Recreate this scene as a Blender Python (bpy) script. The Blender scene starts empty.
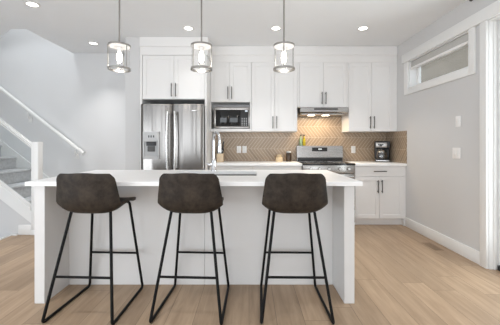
import bpy, bmesh, math, random
from mathutils import Vector, Matrix
random.seed(7)
S = bpy.context.scene
COL = S.collection
PI = math.pi

# ------------------------------------------------------------------ camera
FPX, CAMZ = 285.0, 1.21
cd = bpy.data.cameras.new('camera'); cam = bpy.data.objects.new('camera', cd); COL.objects.link(cam)
cam.location = (0, 0, CAMZ); cam.rotation_euler = (PI/2, 0, 0)
cd.sensor_fit = 'HORIZONTAL'; cd.sensor_width = 36.0; cd.lens = FPX*36.0/500.0
cd.shift_x = 1.0/500.0; cd.shift_y = -(162.5-144.0)/500.0
cd.clip_start = 0.05; cd.clip_end = 200
S.camera = cam

# ------------------------------------------------------------------ world, lights, exposure
S.view_settings.view_transform = 'Standard'; S.view_settings.look = 'None'
S.view_settings.gamma = 1.0; S.view_settings.use_curve_mapping = False
S.view_settings.exposure = 0.19
W = bpy.data.worlds.new('sky'); S.world = W; W.use_nodes = True
bg = W.node_tree.nodes['Background']; bg.inputs[0].default_value = (0.86, 0.93, 1.0, 1); bg.inputs[1].default_value = 2.0

def area(name, loc, rot, sx, sy, power, col, shape='RECTANGLE', spread=PI):
    l = bpy.data.lights.new(name, 'AREA'); l.shape = shape; l.size = sx
    if shape in ('RECTANGLE', 'ELLIPSE'): l.size_y = sy
    l.energy = power; l.color = col; l.spread = spread
    o = bpy.data.objects.new(name, l); COL.objects.link(o); o.location = loc; o.rotation_euler = rot
    return o
# daylight through the two big rear windows (behind the camera)
area('window_daylight', (-2.55, -3.10, 1.26), (PI/2, 0, 0), 2.4, 2.2, 34, (0.89, 0.945, 1.0))
area('window_daylight', (0.80, -3.10, 1.26), (PI/2, 0, 0), 2.4, 2.2, 30, (0.92, 0.965, 1.0))
# daylight through the wide window in the left wall of the living area
area('window_daylight', (-4.52, -1.0, 0.92), (PI/2, 0, -PI/2), 3.2, 1.5, 68, (0.88, 0.94, 1.0))
# daylight through the glass door in the right wall
area('door_daylight', (2.72, 2.28, 1.20), (PI/2, 0, PI/2), 0.9, 2.1, 42, (0.95, 0.98, 1.0))
S.cycles.diffuse_bounces = 8; S.cycles.max_bounces = 16; S.cycles.transparent_max_bounces = 16
# stairwell light from the upper floor
area('stairwell_light', (-3.45, 4.12, 4.85), (0, 0, 0), 0.8, 0.6, 11, (0.93, 0.97, 1.0), 'RECTANGLE', 1.5)
CAN_W, CAN_COL = 3.5, (1.0, 0.975, 0.95)

# ------------------------------------------------------------------ materials
def nm(name):
    m = bpy.data.materials.new(name); m.use_nodes = True
    nt = m.node_tree; return m, nt, nt.nodes['Principled BSDF']
def srgb(r, g, b):
    f = lambda c: (c/255/12.92) if c <= 10 else ((c/255+0.055)/1.055)**2.4
    return (f(r), f(g), f(b), 1)
def plain(name, col, rough=0.5, metal=0.0, spec=0.5, noise=0.0, scale=8.0, bump=0.0, bscale=200.0):
    m, nt, b = nm(name)
    b.inputs['Base Color'].default_value = col; b.inputs['Roughness'].default_value = rough
    b.inputs['Metallic'].default_value = metal; b.inputs['Specular IOR Level'].default_value = spec
    tc = nt.nodes.new('ShaderNodeTexCoord')
    if noise:
        n = nt.nodes.new('ShaderNodeTexNoise'); n.inputs['Scale'].default_value = scale; n.inputs['Detail'].default_value = 4
        nt.links.new(tc.outputs['Object'], n.inputs['Vector'])
        r = nt.nodes.new('ShaderNodeMix'); r.data_type = 'RGBA'
        r.inputs[6].default_value = tuple(c*(1-noise) for c in col[:3])+(1,)
        r.inputs[7].default_value = tuple(min(1, c*(1+noise)) for c in col[:3])+(1,)
        nt.links.new(n.outputs['Fac'], r.inputs[0]); nt.links.new(r.outputs[2], b.inputs['Base Color'])
    if bump:
        n2 = nt.nodes.new('ShaderNodeTexNoise'); n2.inputs['Scale'].default_value = bscale
        nt.links.new(tc.outputs['Object'], n2.inputs['Vector'])
        bp = nt.nodes.new('ShaderNodeBump'); bp.inputs['Strength'].default_value = bump; bp.inputs['Distance'].default_value = 0.002
        nt.links.new(n2.outputs['Fac'], bp.inputs['Height']); nt.links.new(bp.outputs['Normal'], b.inputs['Normal'])
    return m
def emit(name, col, strength):
    m, nt, b = nm(name)
    b.inputs['Base Color'].default_value = col
    b.inputs['Emission Color'].default_value = col; b.inputs['Emission Strength'].default_value = strength
    return m
def clear_glass(name, tint=(1, 1, 1, 1), refl=1.0, rough=0.02, bump=0.0):
    m, nt, b = nm(name); nt.nodes.remove(b)
    out = nt.nodes['Material Output']
    t = nt.nodes.new('ShaderNodeBsdfTransparent'); t.inputs[0].default_value = tint
    g = nt.nodes.new('ShaderNodeBsdfGlossy'); g.inputs['Roughness'].default_value = rough
    f = nt.nodes.new('ShaderNodeLayerWeight'); f.inputs[0].default_value = 0.5
    pw = nt.nodes.new('ShaderNodeMath'); pw.operation = 'POWER'; pw.inputs[1].default_value = 4.0
    mu = nt.nodes.new('ShaderNodeMath'); mu.operation = 'MULTIPLY_ADD'; mu.inputs[1].default_value = 0.8*refl; mu.inputs[2].default_value = 0.035*refl
    nt.links.new(f.outputs['Facing'], pw.inputs[0]); nt.links.new(pw.outputs[0], mu.inputs[0])
    mx = nt.nodes.new('ShaderNodeMixShader')
    nt.links.new(mu.outputs[0], mx.inputs[0]); nt.links.new(t.outputs[0], mx.inputs[1]); nt.links.new(g.outputs[0], mx.inputs[2])
    nt.links.new(mx.outputs[0], out.inputs[0])
    if bump:
        tc = nt.nodes.new('ShaderNodeTexCoord'); n = nt.nodes.new('ShaderNodeTexNoise'); n.inputs['Scale'].default_value = 60
        bp = nt.nodes.new('ShaderNodeBump'); bp.inputs['Strength'].default_value = bump; bp.inputs['Distance'].default_value = 0.003
        nt.links.new(tc.outputs['Object'], n.inputs['Vector']); nt.links.new(n.outputs['Fac'], bp.inputs['Height'])
        nt.links.new(bp.outputs[0], g.inputs['Normal'])
    return m
def brushed(name, col, rough, axis, wavy=0.0):
    m, nt, b = nm(name)
    b.inputs['Metallic'].default_value = 1.0; b.inputs['Base Color'].default_value = col
    tc = nt.nodes.new('ShaderNodeTexCoord'); mp = nt.nodes.new('ShaderNodeMapping')
    sc = [400, 400, 400]; sc[axis] = 4; mp.inputs['Scale'].default_value = sc
    n = nt.nodes.new('ShaderNodeTexNoise'); n.inputs['Scale'].default_value = 1.0; n.inputs['Detail'].default_value = 2
    nt.links.new(tc.outputs['Object'], mp.inputs[0]); nt.links.new(mp.outputs[0], n.inputs['Vector'])
    mr = nt.nodes.new('ShaderNodeMapRange'); mr.inputs[3].default_value = rough*0.8; mr.inputs[4].default_value = rough*1.2
    nt.links.new(n.outputs['Fac'], mr.inputs[0]); nt.links.new(mr.outputs[0], b.inputs['Roughness'])
    if wavy:   # slight waviness of the sheet metal
        m2 = nt.nodes.new('ShaderNodeMapping'); m2.inputs['Scale'].default_value = (9, 1, 0.35)
        n2 = nt.nodes.new('ShaderNodeTexNoise'); n2.inputs['Scale'].default_value = 1.0; n2.inputs['Detail'].default_value = 1
        bp = nt.nodes.new('ShaderNodeBump'); bp.inputs['Strength'].default_value = wavy; bp.inputs['Distance'].default_value = 0.03
        nt.links.new(tc.outputs['Object'], m2.inputs[0]); nt.links.new(m2.outputs[0], n2.inputs['Vector'])
        nt.links.new(n2.outputs['Fac'], bp.inputs['Height']); nt.links.new(bp.outputs[0], b.inputs['Normal'])
    return m
def floor_mat():
    m, nt, b = nm('oak_planks'); L = nt.links.new
    geo = nt.nodes.new('ShaderNodeNewGeometry')
    sp = nt.nodes.new('ShaderNodeSeparateXYZ'); L(geo.outputs['Position'], sp.inputs[0])
    def MM(op, a, c=None):
        q = nt.nodes.new('ShaderNodeMath'); q.operation = op
        for i, v in enumerate((a, c)):
            if v is None: continue
            if isinstance(v, (int, float)): q.inputs[i].default_value = v
            else: L(v, q.inputs[i])
        return q.outputs[0]
    row = MM('FLOOR', MM('DIVIDE', sp.outputs[0], 0.19))
    wn = nt.nodes.new('ShaderNodeTexWhiteNoise'); wn.noise_dimensions = '1D'; L(row, wn.inputs['W'])
    uu = MM('ADD', sp.outputs[1], MM('MULTIPLY', wn.outputs['Value'], 1.75))   # boards end at random places
    mp = nt.nodes.new('ShaderNodeCombineXYZ'); L(uu, mp.inputs[0]); L(sp.outputs[0], mp.inputs[1])
    br = nt.nodes.new('ShaderNodeTexBrick'); br.offset = 0.0; br.offset_frequency = 2; br.squash = 1.0
    br.inputs['Color1'].default_value = (0, 0, 0, 1); br.inputs['Color2'].default_value = (1, 1, 1, 1); br.inputs['Mortar'].default_value = (0.5, 0.5, 0.5, 1)
    br.inputs['Scale'].default_value = 1.0; br.inputs['Mortar Size'].default_value = 0.0016; br.inputs['Mortar Smooth'].default_value = 0.3
    br.inputs['Brick Width'].default_value = 1.75; br.inputs['Row Height'].default_value = 0.19; br.inputs['Bias'].default_value = 0.0
    L(mp.outputs[0], br.inputs['Vector'])
    # grain: noise stretched along Y, shifted per plank
    sh = nt.nodes.new('ShaderNodeVectorMath'); sh.operation = 'MULTIPLY_ADD'
    sh.inputs[1].default_value = (7, 13, 3); L(br.outputs['Color'], sh.inputs[0]); L(geo.outputs['Position'], sh.inputs[2])
    m2 = nt.nodes.new('ShaderNodeMapping'); m2.inputs['Scale'].default_value = (14, 1.1, 1); L(sh.outputs[0], m2.inputs[0])
    n = nt.nodes.new('ShaderNodeTexNoise'); n.inputs['Scale'].default_value = 1.6; n.inputs['Detail'].default_value = 6; n.inputs['Roughness'].default_value = 0.62; n.inputs['Distortion'].default_value = 0.6
    L(m2.outputs[0], n.inputs['Vector'])
    rp = nt.nodes.new('ShaderNodeValToRGB')
    rp.color_ramp.elements[0].position = 0.28; rp.color_ramp.elements[0].color = FLOOR_D
    rp.color_ramp.elements[1].position = 0.70; rp.color_ramp.elements[1].color = FLOOR_L
    L(n.outputs['Fac'], rp.inputs[0])
    hv = nt.nodes.new('ShaderNodeMapRange'); hv.inputs[3].default_value = 0.86; hv.inputs[4].default_value = 1.10
    L(br.outputs['Color'], hv.inputs[0])
    mu = nt.nodes.new('ShaderNodeMix'); mu.data_type = 'RGBA'; mu.blend_type = 'MULTIPLY'; mu.inputs[0].default_value = 1.0
    L(rp.outputs[0], mu.inputs[6]); L(hv.outputs[0], mu.inputs[7])
    mo = nt.nodes.new('ShaderNodeMix'); mo.data_type = 'RGBA'; mo.inputs[7].default_value = tuple(c*0.45 for c in FLOOR_D[:3])+(1,)
    L(br.outputs['Fac'], mo.inputs[0]); L(mu.outputs[2], mo.inputs[6])
    L(mo.outputs[2], b.inputs['Base Color'])
    b.inputs['Roughness'].default_value = 0.42; b.inputs['Specular IOR Level'].default_value = 0.35
    return m
def chevron_mat(name, axis):
    """glossy beige tiles laid in chevron bands; axis 0 = wall along X, 1 = wall along Y"""
    m, nt, b = nm(name); L = nt.links.new
    geo = nt.nodes.new('ShaderNodeNewGeometry'); sp = nt.nodes.new('ShaderNodeSeparateXYZ'); L(geo.outputs['Position'], sp.inputs[0])
    def M(op, a, c=None):
        n = nt.nodes.new('ShaderNodeMath'); n.operation = op
        for i, v in enumerate((a, c)):
            if v is None: continue
            if isinstance(v, (int, float)): n.inputs[i].default_value = v
            else: L(v, n.inputs[i])
        return n.outputs[0]
    h, w, run = 0.189, 0.056, 0.145
    zz = M('DIVIDE', M('SUBTRACT', sp.outputs[2], 0.94), h)
    band = M('FLOOR', zz); t = M('SUBTRACT', zz, band)
    tri = M('PINGPONG', zz, 1.0)
    u = M('DIVIDE', M('ADD', sp.outputs[axis], M('MULTIPLY', tri, run)), w)
    fu = M('FRACT', u); idx = M('FLOOR', u)
    g1 = M('LESS_THAN', fu, 0.15)
    g2 = M('LESS_THAN', M('ABSOLUTE', M('SUBTRACT', t, 0.5)), 2.0)
    g2 = M('GREATER_THAN', M('ABSOLUTE', M('SUBTRACT', t, 0.5)), 0.487)
    gr = M('MAXIMUM', g1, g2)
    wn = nt.nodes.new('ShaderNodeTexWhiteNoise'); wn.noise_dimensions = '2D'
    cb = nt.nodes.new('ShaderNodeCombineXYZ'); L(idx, cb.inputs[0]); L(band, cb.inputs[1]); L(cb.outputs[0], wn.inputs['Vector'])
    mr = nt.nodes.new('ShaderNodeMapRange'); mr.inputs[3].default_value = 0.84; mr.inputs[4].default_value = 1.12; L(wn.outputs['Value'], mr.inputs[0])
    mu = nt.nodes.new('ShaderNodeMix'); mu.data_type = 'RGBA'; mu.blend_type = 'MULTIPLY'; mu.inputs[0].default_value = 1.0
    mu.inputs[6].default_value = TILE; L(mr.outputs[0], mu.inputs[7])
    mx = nt.nodes.new('ShaderNodeMix'); mx.data_type = 'RGBA'; mx.inputs[7].default_value = GROUT
    L(gr, mx.inputs[0]); L(mu.outputs[2], mx.inputs[6]); L(mx.outputs[2], b.inputs['Base Color'])
    b.inputs['Roughness'].default_value = 0.28
    return m
def leather_mat():
    m, nt, b = nm('worn_leather'); L = nt.links.new
    tc = nt.nodes.new('ShaderNodeTexCoord')
    n = nt.nodes.new('ShaderNodeTexNoise'); n.inputs['Scale'].default_value = 16; n.inputs['Detail'].default_value = 7; n.inputs['Roughness'].default_value = 0.65
    L(tc.outputs['Object'], n.inputs['Vector'])
    rp = nt.nodes.new('ShaderNodeValToRGB')
    rp.color_ramp.elements[0].position = 0.35; rp.color_ramp.elements[0].color = (0.016, 0.0125, 0.010, 1)
    rp.color_ramp.elements[1].position = 0.72; rp.color_ramp.elements[1].color = (0.056, 0.042, 0.031, 1)
    L(n.outputs['Fac'], rp.inputs[0]); L(rp.outputs[0], b.inputs['Base Color'])
    b.inputs['Roughness'].default_value = 0.52; b.inputs['Specular IOR Level'].default_value = 0.22
    n2 = nt.nodes.new('ShaderNodeTexNoise'); n2.inputs['Scale'].default_value = 130; L(tc.outputs['Object'], n2.inputs['Vector'])
    bp = nt.nodes.new('ShaderNodeBump'); bp.inputs['Strength'].default_value = 0.25; bp.inputs['Distance'].default_value = 0.002
    L(n2.outputs['Fac'], bp.inputs['Height']); L(bp.outputs[0], b.inputs['Normal'])
    return m
FLOOR_D, FLOOR_L = (0.295, 0.205, 0.132, 1), (0.44, 0.318, 0.214, 1)
TILE, GROUT = (0.335, 0.25, 0.172, 1), (0.56, 0.46, 0.36, 1)
M = {
 'wall':    plain('wall_paint', (0.63, 0.628, 0.628, 1), 0.7, noise=0.015, scale=3, bump=0.05, bscale=300),
 'wallw':   plain('stairwell_white_paint', (0.71, 0.715, 0.72, 1), 0.7, noise=0.015, scale=3, bump=0.05, bscale=300),
 'ceil':    plain('ceiling_paint', (0.825, 0.838, 0.85, 1), 0.85, noise=0.015, scale=3, bump=0.08, bscale=350),
 'trim':    plain('white_trim_paint', (0.80, 0.80, 0.79, 1), 0.4, noise=0.01),
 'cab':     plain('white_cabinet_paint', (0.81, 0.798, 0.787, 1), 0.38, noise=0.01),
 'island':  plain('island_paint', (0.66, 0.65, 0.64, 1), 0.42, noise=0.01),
 'quartz':  plain('white_quartz', (0.93, 0.93, 0.93, 1), 0.38, noise=0.025, scale=6),
 'black':   plain('black_metal', (0.006, 0.006, 0.006, 1), 0.5, spec=0.15),
 'bar':     plain('gunmetal_handle', (0.06, 0.055, 0.05, 1), 0.35, metal=0.8),
 'nickel':  plain('brushed_nickel', (0.40, 0.385, 0.365, 1), 0.28, metal=1.0),
 'chrome':  plain('chrome', (0.80, 0.81, 0.83, 1), 0.07, metal=1.0),
 'steel':   brushed('stainless_steel', (0.38, 0.362, 0.345, 1), 0.27, 0),
 'steelv':  brushed('stainless_steel_vertical', (0.25, 0.236, 0.223, 1), 0.24, 2, 0.5),
 'steellt': brushed('polished_steel', (0.66, 0.65, 0.64, 1), 0.25, 2),
 'dark':    plain('dark_plastic', (0.02, 0.02, 0.021, 1), 0.4),
 'dkgrey':  plain('dark_grey_side', (0.08, 0.078, 0.075, 1), 0.5),
 'blkglass':plain('black_glass', (0.010, 0.010, 0.011, 1), 0.06),
 'grey':    plain('grey_plastic', (0.42, 0.42, 0.42, 1), 0.45),
 'ltgrey':  plain('light_grey_plastic', (0.55, 0.55, 0.55, 1), 0.4),
 'white':   plain('white_plastic', (0.85, 0.84, 0.83, 1), 0.35),
 'carpet':  plain('grey_carpet', (0.58, 0.58, 0.585, 1), 0.95, noise=0.3, scale=26, bump=0.6, bscale=240),
 'leather': leather_mat(),
 'floor':   floor_mat(),
 'tilex':   chevron_mat('chevron_tile_back', 0),
 'tiley':   chevron_mat('chevron_tile_side', 1),
 'glass':   clear_glass('clear_glass', (0.97, 0.985, 0.985, 1)),
 'pane':    clear_glass('window_pane', (0.95, 0.97, 0.97, 1)),
 'rail_gl': clear_glass('railing_glass', (0.95, 0.965, 0.97, 1), 0.8),
 'seeded':  clear_glass('pendant_glass', (0.99, 0.99, 0.99, 1), 0.4, 0.15, 0.4),
 'bulb':    emit('bulb', (1.0, 0.95, 0.88, 1), 9.0),
 'lens':    emit('downlight_lens', (1.0, 0.96, 0.90, 1), 6.0),
 'hoodlens':emit('hood_lamp_lens', (1.0, 0.86, 0.66, 1), 8.0),
 'digits':  emit('lit_display', (0.85, 0.93, 1.0, 1), 0.25),
 'stucco':  plain('neighbour_stucco', (0.20, 0.165, 0.130, 1), 0.9, noise=0.3, scale=2.5),
 'wood':    plain('pale_wood', (0.76, 0.60, 0.42, 1), 0.5, noise=0.12, scale=20),
 'cream':   plain('cream_ceramic', (0.66, 0.52, 0.33, 1), 0.4, noise=0.05),
 'amber':   plain('dark_amber_jar', (0.055, 0.035, 0.022, 1), 0.15, noise=0.1),
 'gbottle': plain('green_glass_bottle', (0.30, 0.42, 0.26, 1), 0.08, noise=0.05),
 'oil':     plain('olive_oil_bottle', (0.46, 0.36, 0.02, 1), 0.08, noise=0.05),
 'shade':   plain('shade_fabric', (0.50, 0.49, 0.475, 1), 0.9, noise=0.03, scale=60),
 'ventm':   plain('floor_vent_wood', (0.27, 0.185, 0.12, 1), 0.5, noise=0.1, scale=30),
 'carafe':  clear_glass('carafe_glass', (0.93, 0.93, 0.93, 1), 5.0, 0.12),
 'coffee':  plain('coffee', (0.01, 0.006, 0.004, 1), 0.1),
}

# ------------------------------------------------------------------ mesh helpers
class MB:
    def __init__(s): s.bm = bmesh.new()
    def box(s, x0, x1, y0, y1, z0, z1, bev=0.0, seg=2):
        r = bmesh.ops.create_cube(s.bm, size=1.0); vs = r['verts']
        for v in vs:
            v.co = Vector(((x0+x1)/2+v.co.x*(x1-x0), (y0+y1)/2+v.co.y*(y1-y0), (z0+z1)/2+v.co.z*(z1-z0)))
        if bev:
            es = {e for v in vs for e in v.link_edges}
            bmesh.ops.bevel(s.bm, geom=list(es), offset=bev, segments=seg, affect='EDGES', profile=0.5)
        return s
    def prism(s, pts, axis, a, b):
        """polygon pts (2D) extruded along an axis from a to b. axis 1: pts=(x,z); axis 0: pts=(y,z); axis 2: pts=(x,y)"""
        def P(p, t):
            return {0: (t, p[0], p[1]), 1: (p[0], t, p[1]), 2: (p[0], p[1], t)}[axis]
        A = [s.bm.verts.new(P(p, a)) for p in pts]; B = [s.bm.verts.new(P(p, b)) for p in pts]
        n = len(pts); fs = [s.bm.faces.new(A), s.bm.faces.new(B[::-1])]
        for i in range(n): fs.append(s.bm.faces.new((A[i], B[i], B[(i+1) % n], A[(i+1) % n])))
        bmesh.ops.recalc_face_normals(s.bm, faces=fs); return s
    def tube(s, pts, r, n=12, caps=True):
        pts = [Vector(p) for p in pts]; rings = []
        t0 = (pts[1]-pts[0]).normalized(); up = Vector((0, 0, 1)) if abs(t0.z) < 0.9 else Vector((0, 1, 0))
        nn = t0.cross(up).normalized()
        for i, p in enumerate(pts):
            if i == 0: t = t0
            elif i == len(pts)-1: t = (pts[i]-pts[i-1]).normalized()
            else: t = ((pts[i]-pts[i-1]).normalized()+(pts[i+1]-pts[i]).normalized()).normalized()
            nn = (nn-t*nn.dot(t)).normalized(); bb = t.cross(nn)
            rr = r[i] if isinstance(r, (list, tuple)) else r
            rings.append([s.bm.verts.new(p+(nn*math.cos(2*PI*k/n)+bb*math.sin(2*PI*k/n))*rr) for k in range(n)])
        fs = []
        for A, B in zip(rings, rings[1:]):
            for k in range(n): fs.append(s.bm.faces.new((A[k], A[(k+1) % n], B[(k+1) % n], B[k])))
        if caps: fs.append(s.bm.faces.new(rings[0][::-1])); fs.append(s.bm.faces.new(rings[-1]))
        for f in fs: f.smooth = True
        bmesh.ops.recalc_face_normals(s.bm, faces=fs); return s
    def lathe(s, prof, c, n=32, closed=False, axis='z'):
        """prof: list of (radius, height)"""
        cx, cy, cz = c; rings = []
        for r, h in prof:
            row = []
            for k in range(n):
                a = 2*PI*k/n
                if axis == 'z': row.append(s.bm.verts.new((cx+r*math.cos(a), cy+r*math.sin(a), cz+h)))
                elif axis == 'y': row.append(s.bm.verts.new((cx+r*math.cos(a), cy+h, cz+r*math.sin(a))))
                else: row.append(s.bm.verts.new((cx+h, cy+r*math.cos(a), cz+r*math.sin(a))))
            rings.append(row)
        fs = []
        prs = list(zip(rings, rings[1:])) + ([(rings[-1], rings[0])] if closed else [])
        for A, B in prs:
            for k in range(n): fs.append(s.bm.faces.new((A[k], A[(k+1) % n], B[(k+1) % n], B[k])))
        if not closed:
            if prof[0][0] > 1e-4: fs.append(s.bm.faces.new(rings[0][::-1]))
            if prof[-1][0] > 1e-4: fs.append(s.bm.faces.new(rings[-1]))
        for f in fs: f.smooth = True
        bmesh.ops.remove_doubles(s.bm, verts=[v for r in rings for v in r], dist=1e-6)
        bmesh.ops.recalc_face_normals(s.bm, faces=s.bm.faces[:]); return s

def wloc(o):
    v = Vector((0, 0, 0))
    while o is not None: v += o.location; o = o.parent
    return v
def obj(name, mb, mat, parent=None, label=None):
    """link mb (built in world coordinates) as one mesh object"""
    me = bpy.data.meshes.new(name); bm = mb.bm if isinstance(mb, MB) else mb
    o = bpy.data.objects.new(name, me)
    if parent is not None:
        off = wloc(parent); o.parent = parent
    else:
        xs = [v.co for v in bm.verts]
        off = Vector(((min(c.x for c in xs)+max(c.x for c in xs))/2, (min(c.y for c in xs)+max(c.y for c in xs))/2, min(c.z for c in xs)))
        o.location = off
    bmesh.ops.translate(bm, verts=bm.verts[:], vec=-off)
    bm.to_mesh(me); bm.free(); COL.objects.link(o)
    me.materials.append(M[mat])
    for p in me.polygons:
        if p.use_smooth: break
    else: pass
    try: me.set_sharp_from_angle(angle=math.radians(40))
    except Exception: pass
    if label: o['label'] = label
    return o
def tag(o, label, cat, group=None):
    o['label'] = label; o['category'] = cat
    if group: o['group'] = group
    return o
def thing(name, loc, label, cat, group=None):
    o = bpy.data.objects.new(name, None); o.empty_display_size = 0.1; COL.objects.link(o); o.location = loc
    return tag(o, label, cat, group)
def struct(name, mb, mat, parent=None):
    o = obj(name, mb, mat, parent)
    if parent is None: o['kind'] = 'structure'
    return o
def dup(root, loc, label, rz=0.0):
    r = root.copy(); COL.objects.link(r); r.location = loc; r.rotation_euler = (0, 0, rz); r['label'] = label
    def rec(src, dst):
        for ch in list(src.children):
            c = ch.copy(); COL.objects.link(c); c.parent = dst; rec(ch, c)
    rec(root, r); return r

# ------------------------------------------------------------------ the room
YB, XR, ZC = 4.81, 2.32, 2.74        # back wall, right wall, ceiling
XL, YF = -4.60, -3.20                # left wall, wall behind the camera
Z2 = 4.9
YS = 3.80                            # near side of the stair flight
XE = -3.13                           # edge of the floor at the lower stairwell
struct('floor', MB().box(XE, XR+0.16, YF, YB+0.1, -0.12, 0.0), 'floor')
cl = MB()
# the ceiling with the stair opening (outline in plan)
hole = [(-2.965, YB-0.001), (-2.965, 3.79), (-3.165, 3.79), (-4.60, 4.87)]
cl.prism([(XR, YF), (XR, YB), (-2.965, YB), (-2.965, 3.79), (-3.165, 3.79), (-4.52, YB), (XL, YB), (XL, YF)], 2, ZC, ZC+0.28)
struct('ceiling', cl, 'ceil')
struct('wall_back', MB().box(XL-0.1, XR+0.16, YB, YB+0.12, -1.6, Z2), 'wallw')
lw = MB(); LY0, LY1, LZ0, LZ1 = -2.90, 0.60, 0.10, 2.35
lw.box(XL-0.1, XL, YF, LY0, -1.6, Z2); lw.box(XL-0.1, XL, LY1, YB, -1.6, Z2); lw.box(XL-0.1, XL, LY0, LY1, -1.6, LZ0); lw.box(XL-0.1, XL, LY0, LY1, LZ1, Z2)
struct('wall_left', lw, 'wall')
f = MB(); a_, b_ = XL-0.09, XL-0.03
f.box(a_, b_, LY0, LY1, LZ0, LZ0+.06); f.box(a_, b_, LY0, LY1, LZ1-.06, LZ1)
for y in (LY0, -1.75, -0.60, LY1-.06): f.box(a_, b_, y, y+.06, LZ0+.06, LZ1-.06)
struct('window_4', f, 'trim')
up = MB(); up.box(-2.965, -2.90, 3.79, YB, ZC+0.28, Z2); up.box(XL, -2.965, 3.70, 3.79, ZC+0.28, Z2)
struct('wall_upper_stairwell', up, 'wall')
struct('ceiling_upper', MB().box(XL, -2.90, 3.70, YB, Z2, Z2+0.1), 'ceil')
struct('wall_stub', MB().box(-1.77, -1.565, 4.08, YB-0.001, 0.0, ZC-0.001), 'wall')
# right wall with window opening (y 2.99..4.13, z 2.02..2.41) and door opening (y 1.78..2.757, z 0..2.41)
WY0, WY1, WZ0, WZ1 = 2.99, 4.13, 2.02, 2.41
DY0, DY1, DZ1 = 1.80, 2.757, 2.41
XO = XR+0.16
rw = MB()
rw.box(XR, XO, YF, YB, WZ1, ZC); rw.box(XR, XO, WY1, YB, 0, WZ1); rw.box(XR, XO, WY0, WY1, 0, WZ0)
rw.box(XR, XO, DY1, WY0, 0, WZ1); rw.box(XR, XO, YF, DY0, 0, DZ1)
struct('wall_right', rw, 'wall')
# wall behind the camera with two big windows
fw = MB(); wins = [(-3.80, -1.30), (-0.45, 2.05)]
fw.box(XL, XR, YF-0.12, YF, 2.45, ZC); fw.box(XL, XR, YF-0.12, YF, -0.0, 0.10)
fw.box(XL, wins[0][0], YF-0.12, YF, 0.10, 2.45); fw.box(wins[0][1], wins[1][0], YF-0.12, YF, 0.10, 2.45); fw.box(wins[1][1], XR, YF-0.12, YF, 0.10, 2.45)
struct('wall_front', fw, 'wall')
for i, (a, b) in enumerate(wins):
    f = MB(); y0, y1 = YF-0.10, YF-0.03
    f.box(a, b, y0, y1, 0.10, 0.16); f.box(a, b, y0, y1, 2.39, 2.45); f.box(a, a+.06, y0, y1, 0.16, 2.39); f.box(b-.06, b, y0, y1, 0.16, 2.39)
    f.box((a+b)/2-.04, (a+b)/2+.04, y0, y1, 0.16, 2.39)
    wf = struct('window_%d' % (i+2), f, 'trim')
# lower stairwell beside the floor edge
struct('wall_lower_stairwell', MB().box(XE, XE+0.1, YF, YS-0.07, -1.6, -0.121), 'wall')
struct('floor_lower', MB().box(XL, XE, YF, YB, -1.7, -1.6), 'carpet')

# white edge along the floor opening
ed = MB(); ed.box(XE-0.035, XE+0.0, 1.0, YS-0.03, -0.13, 0.012, 0.004); ed.box(XE-0.035, -3.075, YS-0.03, YS+0.0, -0.13, 0.012, 0.003)
struct('trim_1', ed, 'trim')

# window_1 : casing, jamb, frame, pane
def header_casing():
    m = MB()
    m.box(XR-0.030, XR-0.001, 1.62, 4.28, 2.41, 2.535, 0.003)
    return m
struct('trim_2', header_casing(), 'trim')
wc = MB()
wc.box(XR-0.022, XR-0.001, WY1, WY1+0.10, WZ0-0.09, 2.409, 0.002); wc.box(XR-0.022, XR-0.001, WY0-0.085, WY0, WZ0-0.09, 2.409, 0.002)
wc.box(XR-0.022, XR-0.001, WY0, WY1, WZ0-0.09, WZ0, 0.002)
w1 = struct('window_1', wc, 'trim')
fr = MB()
fr.box(XR, XO-0.02, WY1-0.014, WY1, WZ0, WZ1); fr.box(XR, XO-0.02, WY0, WY0+0.014, WZ0, WZ1); fr.box(XR, XO-0.02, WY0, WY1, WZ0, WZ0+0.012); fr.box(XR, XO-0.02, WY0, WY1, WZ1-0.012, WZ1)
obj('jamb_liner', fr, 'trim', w1)
sa = MB(); xa, xb = XO-0.06, XO-0.02
sa.box(xa, xb, WY1-0.06, WY1-0.014, WZ0+0.012, WZ1-0.012, 0.004); sa.box(xa, xb, WY0+0.014, WY0+0.06, WZ0+0.012, WZ1-0.012, 0.004)
sa.box(xa, xb, WY0+0.06, WY1-0.06, WZ0+0.012, WZ0+0.05, 0.004); sa.box(xa, xb, WY0+0.06, WY1-0.06, WZ1-0.05, WZ1-0.012, 0.004)
obj('sash_frame', sa, 'white', w1)
obj('window_pane', MB().box(XO-0.045, XO-0.039, WY0+0.055, WY1-0.055, WZ0+0.045, WZ1-0.045), 'pane', w1)
rs = thing('roller_shade', (XR+0.05, (WY0+WY1)/2, 2.27), 'grey roller shade with white bottom bar rolled up in the small window', 'roller shade')
obj('shade_fabric', MB().box(XR+0.016, XR+0.06, WY0+0.018, WY1-0.018, 2.315, 2.395, 0.008), 'shade', rs)
obj('bottom_bar', MB().box(XR+0.010, XR+0.066, WY0+0.018, WY1-0.018, 2.283, 2.314, 0.006), 'white', rs)
# neighbouring house wall outside
struct('wall_neighbour', MB().box(5.2, 5.4, 0.5, 14.0, -0.5, 6.5), 'stucco')
struct('floor_outside', MB().box(XO+0.002, 5.2, -3, 14, -0.4, -0.12), 'stucco')

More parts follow.
